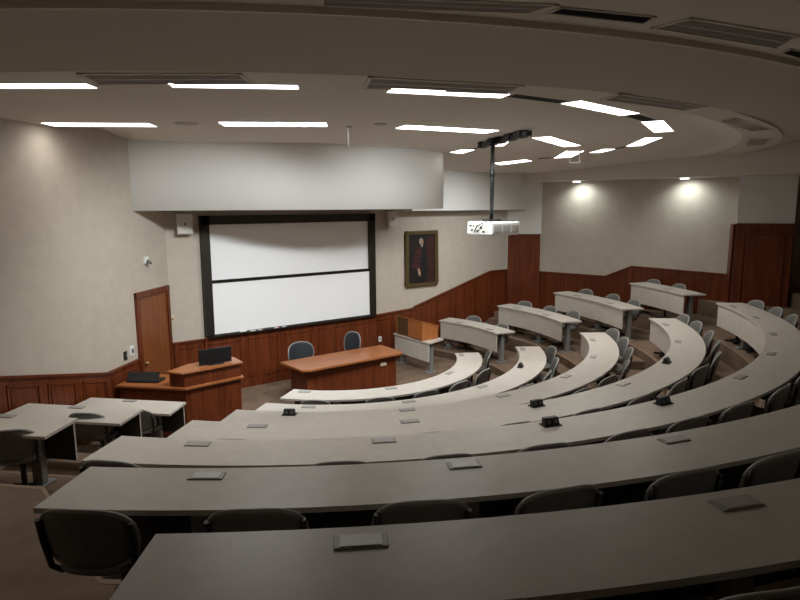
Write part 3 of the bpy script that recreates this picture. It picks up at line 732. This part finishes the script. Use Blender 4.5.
for tier, lst, nm in [(1, [(4.34, .77), (4.20, -.38)], 'grey desk next behind the tabletop lecterns'), (2, [(5.60, .20), (5.50, -.72), (5.40, -1.50)], 'third grey desk right of the aisle'),
                  (3, [(6.70, -.85), (6.50, -1.78), (6.14, -2.58)], 'fourth grey desk right of the aisle'), (4, [(7.62 - .62, -2.05), (6.98, -2.95)], 'grey desk at the right wall')]:
    for k, p in enumerate(lst):
        if tier == 4:
            d = Vector((p[0]-C2[0], p[1]-C2[1])).normalized(); p = tuple(Vector(C2)+d*(7.14+.62))
        which = ('end nearest the wall' if k == 0 else ('end nearest the aisle' if k == len(lst)-1 else 'middle'))
        face(p, C2, FZ[tier], f'grey shell chair behind the {nm}, {which}', 'chairs behind the desks right of the aisle')
for p, z, lab in [((-4.38, -1.58), FZ[1], 'grey shell chair behind the straight table nearest the lectern'),
                  ((-5.11, -2.38), FZ[2], 'grey shell chair behind the middle straight table at the left'),
                  ((-6.02, -3.50), FZ[3], 'dark shell chair at the left picture edge behind the straight table')]:
    face(p, (p[0]+1, p[1]+1), z, lab, 'chairs behind the straight tables', .45 if p[0] < -6 else .1)

# office chairs behind the wooden desk
def office(p, rz, top, w, lab):
    t = thing('office_chair', lab, 'chair', (*p, 0), 0, 'black office chairs at the front desk')
    zm = (top+.56)/2; h = (top-.56)/2; G = backf(zm, -.22, .12, .9)
    mm = MB(); pad(mm, w, h, G, .018, 12); mm.build('backrest', M['mesh'], t)
    mm = MB(); pts = []
    for k in range(40):
        a = 2*PI*k/40; u, v = math.cos(a), math.sin(a); s = 1/max(abs(u), abs(v)); uu, vv = sup(u*s, v*s); pts.append(G(uu*(w+.003), vv*(h+.003))[0])
    mm.loop(pts, .014); mm.build('back_frame', M['metal'], t)
    mm = MB(); pad(mm, .245, .235, lambda x, v: (Vector((x, .04+v, .46)), Vector((0, 0, 1))), .035, 8); mm.build('seat', M['mesh'], t)
    mm = MB(); mm.tube([(0, -.24, .62), (0, -.22, .48), (0, -.05, .42)], .025, 8); mm.build('back_support', M['black'], t)
    mm = MB(); mm.tube([(0, .02, .09), (0, .02, .43)], .03, 10); mm.build('gas_lift', M['barm'], t)
    mm = MB()
    for k in range(5):
        a = PI/2+k*2*PI/5; mm.tube([(0, .02, .11), (.28*math.cos(a), .02+.28*math.sin(a), .075)], [.03, .018], 8)
    mm.build('base', M['black'], t)
    for k in range(5):
        a = PI/2+k*2*PI/5; x, y = .28*math.cos(a), .02+.28*math.sin(a); mm = MB(); mm.tube([(x-.02, y, .032), (x+.02, y, .032)], .031, 10); mm.build('caster', M['black'], t)
    t.rotation_euler = (0, 0, rz)
office((-.60, .55), PI+.18, .97, .315, 'black office chair behind the left half of the wooden desk, back square on')
office((.43, .60), PI-1.25, 1.04, .22, 'black office chair behind the right half of the wooden desk, turned sideways')

# ------------------------------------------------------------------ projector
pc = Vector((1.10, -3.02)); zp = zc(*pc)
t = thing('projector_mount', 'black ceiling strut and pole carrying the projector', 'projector mount', (pc.x, pc.y, zp))
sa, sb = Vector((1.55, -2.25)), Vector((.74, -4.12))
sd = (sb-sa).normalized()
mm = MB(); mm.obox((sa+sb)/2, sd, (sb-sa).length/2, .045, zp-.10, zp-.03); part('strut', mm, M['black'], t)
for u in (.10, .55, .92, 1.35, 1.75): q = sa+sd*u; mm = MB(); mm.obox(q, sd, .10 if u > .2 else .04, .07, zp-.105, zp-.004); part('strut_clamp', mm, M['black'], t)
q = pc
mm = MB(); mm.tube([(q.x, q.y, zp-.05), (q.x, q.y, 3.53)], .033, 12); mm.obox(q+Vector((.05, .0)), (1, -.1), .12, .05, zp-.10, zp-.02); part('pole', mm, M['black'], t)
mm = MB(); mm.tube([(q.x, q.y, 4.22), (q.x, q.y, 4.34)], .043, 12); mm.tube([(q.x, q.y, 4.44), (q.x, q.y, 4.47)], .043, 12); part('pole_collar', mm, M['barm'], t)
mm = MB(); mm.obox(q, (1, .2), .13, .10, 3.495, 3.53); mm.obox(q+Vector((.14, -.05)), (1, -.3), .26, .05, 3.492, 3.505); part('mounting_plate', mm, M['black'], t)
# projector body: corner towards the camera
prz = math.atan2(-.20, 1.0)
t = thing('projector', 'white ceiling projector hanging on a black pole', 'projector', (q.x, q.y, 3.33), 0)
ux = Vector((.9976, .069)); 
def PB(a, b, z): return (a, b, z)
hw, hd = .325, .305; zb, ztp = -.04, .18
mm = MB(); mm.box(-hw, hw, -hd, hd, zb, ztp); mm.build('body', M['proj'], t, bevel=.03)
mm = MB(); mm.box(-hw-.004, -hw+.01, -hd+.07, hd-.07, zb+.05, ztp-.05); mm.build('connector_panel', M['spk'], t)
for k, (yy, zz, w_, h_) in enumerate([(.20, .12, .05, .02), (.12, .12, .03, .02), (.03, .12, .04, .015), (-.06, .09, .05, .03), (.16, .05, .05, .02), (.02, .04, .06, .02), (-.12, .03, .05, .02)]):
    mm = MB(); mm.box(-hw-.010, -hw+.0, yy-w_/2, yy+w_/2, zz-h_/2-.005, zz+h_/2-.005); mm.build('connector', M['black'], t)
for xx in (-.20, 0., .20):
    mm = MB(); mm.box(xx-.085, xx+.085, -hd-.004, -hd+.01, zb+.05, ztp-.05); g = mm.build('vent_grille', M['spk'], t)
    mm = MB()
    for k in range(7): x_ = xx-.07+k*.022; mm.box(x_, x_+.011, -hd-.008, -hd+.0, zb+.06, ztp-.06)
    mm.build('slats', M['ventm'], g)
mm = MB(); mm.tube([(-hw-.01, .10, .02), (-hw-.05, 0., .10), (-hw-.03, -.1, .16), (-.22, -.08, .19), (-.1, 0, .20)], .010, 6); mm.build('cable', M['black'], t)
mm = MB(); mm.tube([(hw-.02, .1, .08), (hw+.05, .1, .08)], [.08, .07], 16); mm.build('lens', M['screen'], t)
t.rotation_euler = (0, 0, -.03)
t.location = (q.x+.03, q.y-.02, 3.31)

# ------------------------------------------------------------------ camera, world, view
cam = bpy.data.cameras.new('camera'); cam.lens = 27.26; cam.sensor_width = 36; cam.clip_start = .05
co = bpy.data.objects.new('camera', cam); COL.objects.link(co)
R_, U_, B_ = (.806531, -.591174, -.004559), (.094915, .121872, .987997), (-.583523, -.797283, .154405)
co.matrix_world = Matrix(((R_[0], U_[0], B_[0], -6.1619), (R_[1], U_[1], B_[1], -10.3468), (R_[2], U_[2], B_[2], 3.763), (0, 0, 0, 1)))
SC.camera = co
w = bpy.data.worlds.new('world'); SC.world = w; w.use_nodes = True
w.node_tree.nodes['Background'].inputs['Color'].default_value = (.02, .019, .018, 1); w.node_tree.nodes['Background'].inputs['Strength'].default_value = .0
vs = SC.view_settings; vs.view_transform = 'Standard'; vs.look = 'None'; vs.gamma = 1; vs.exposure = .07; vs.use_curve_mapping = False
SC.cycles.max_bounces = 8; SC.cycles.diffuse_bounces = 5; SC.cycles.sample_clamp_indirect = 4.
SC.cycles.use_denoising = True
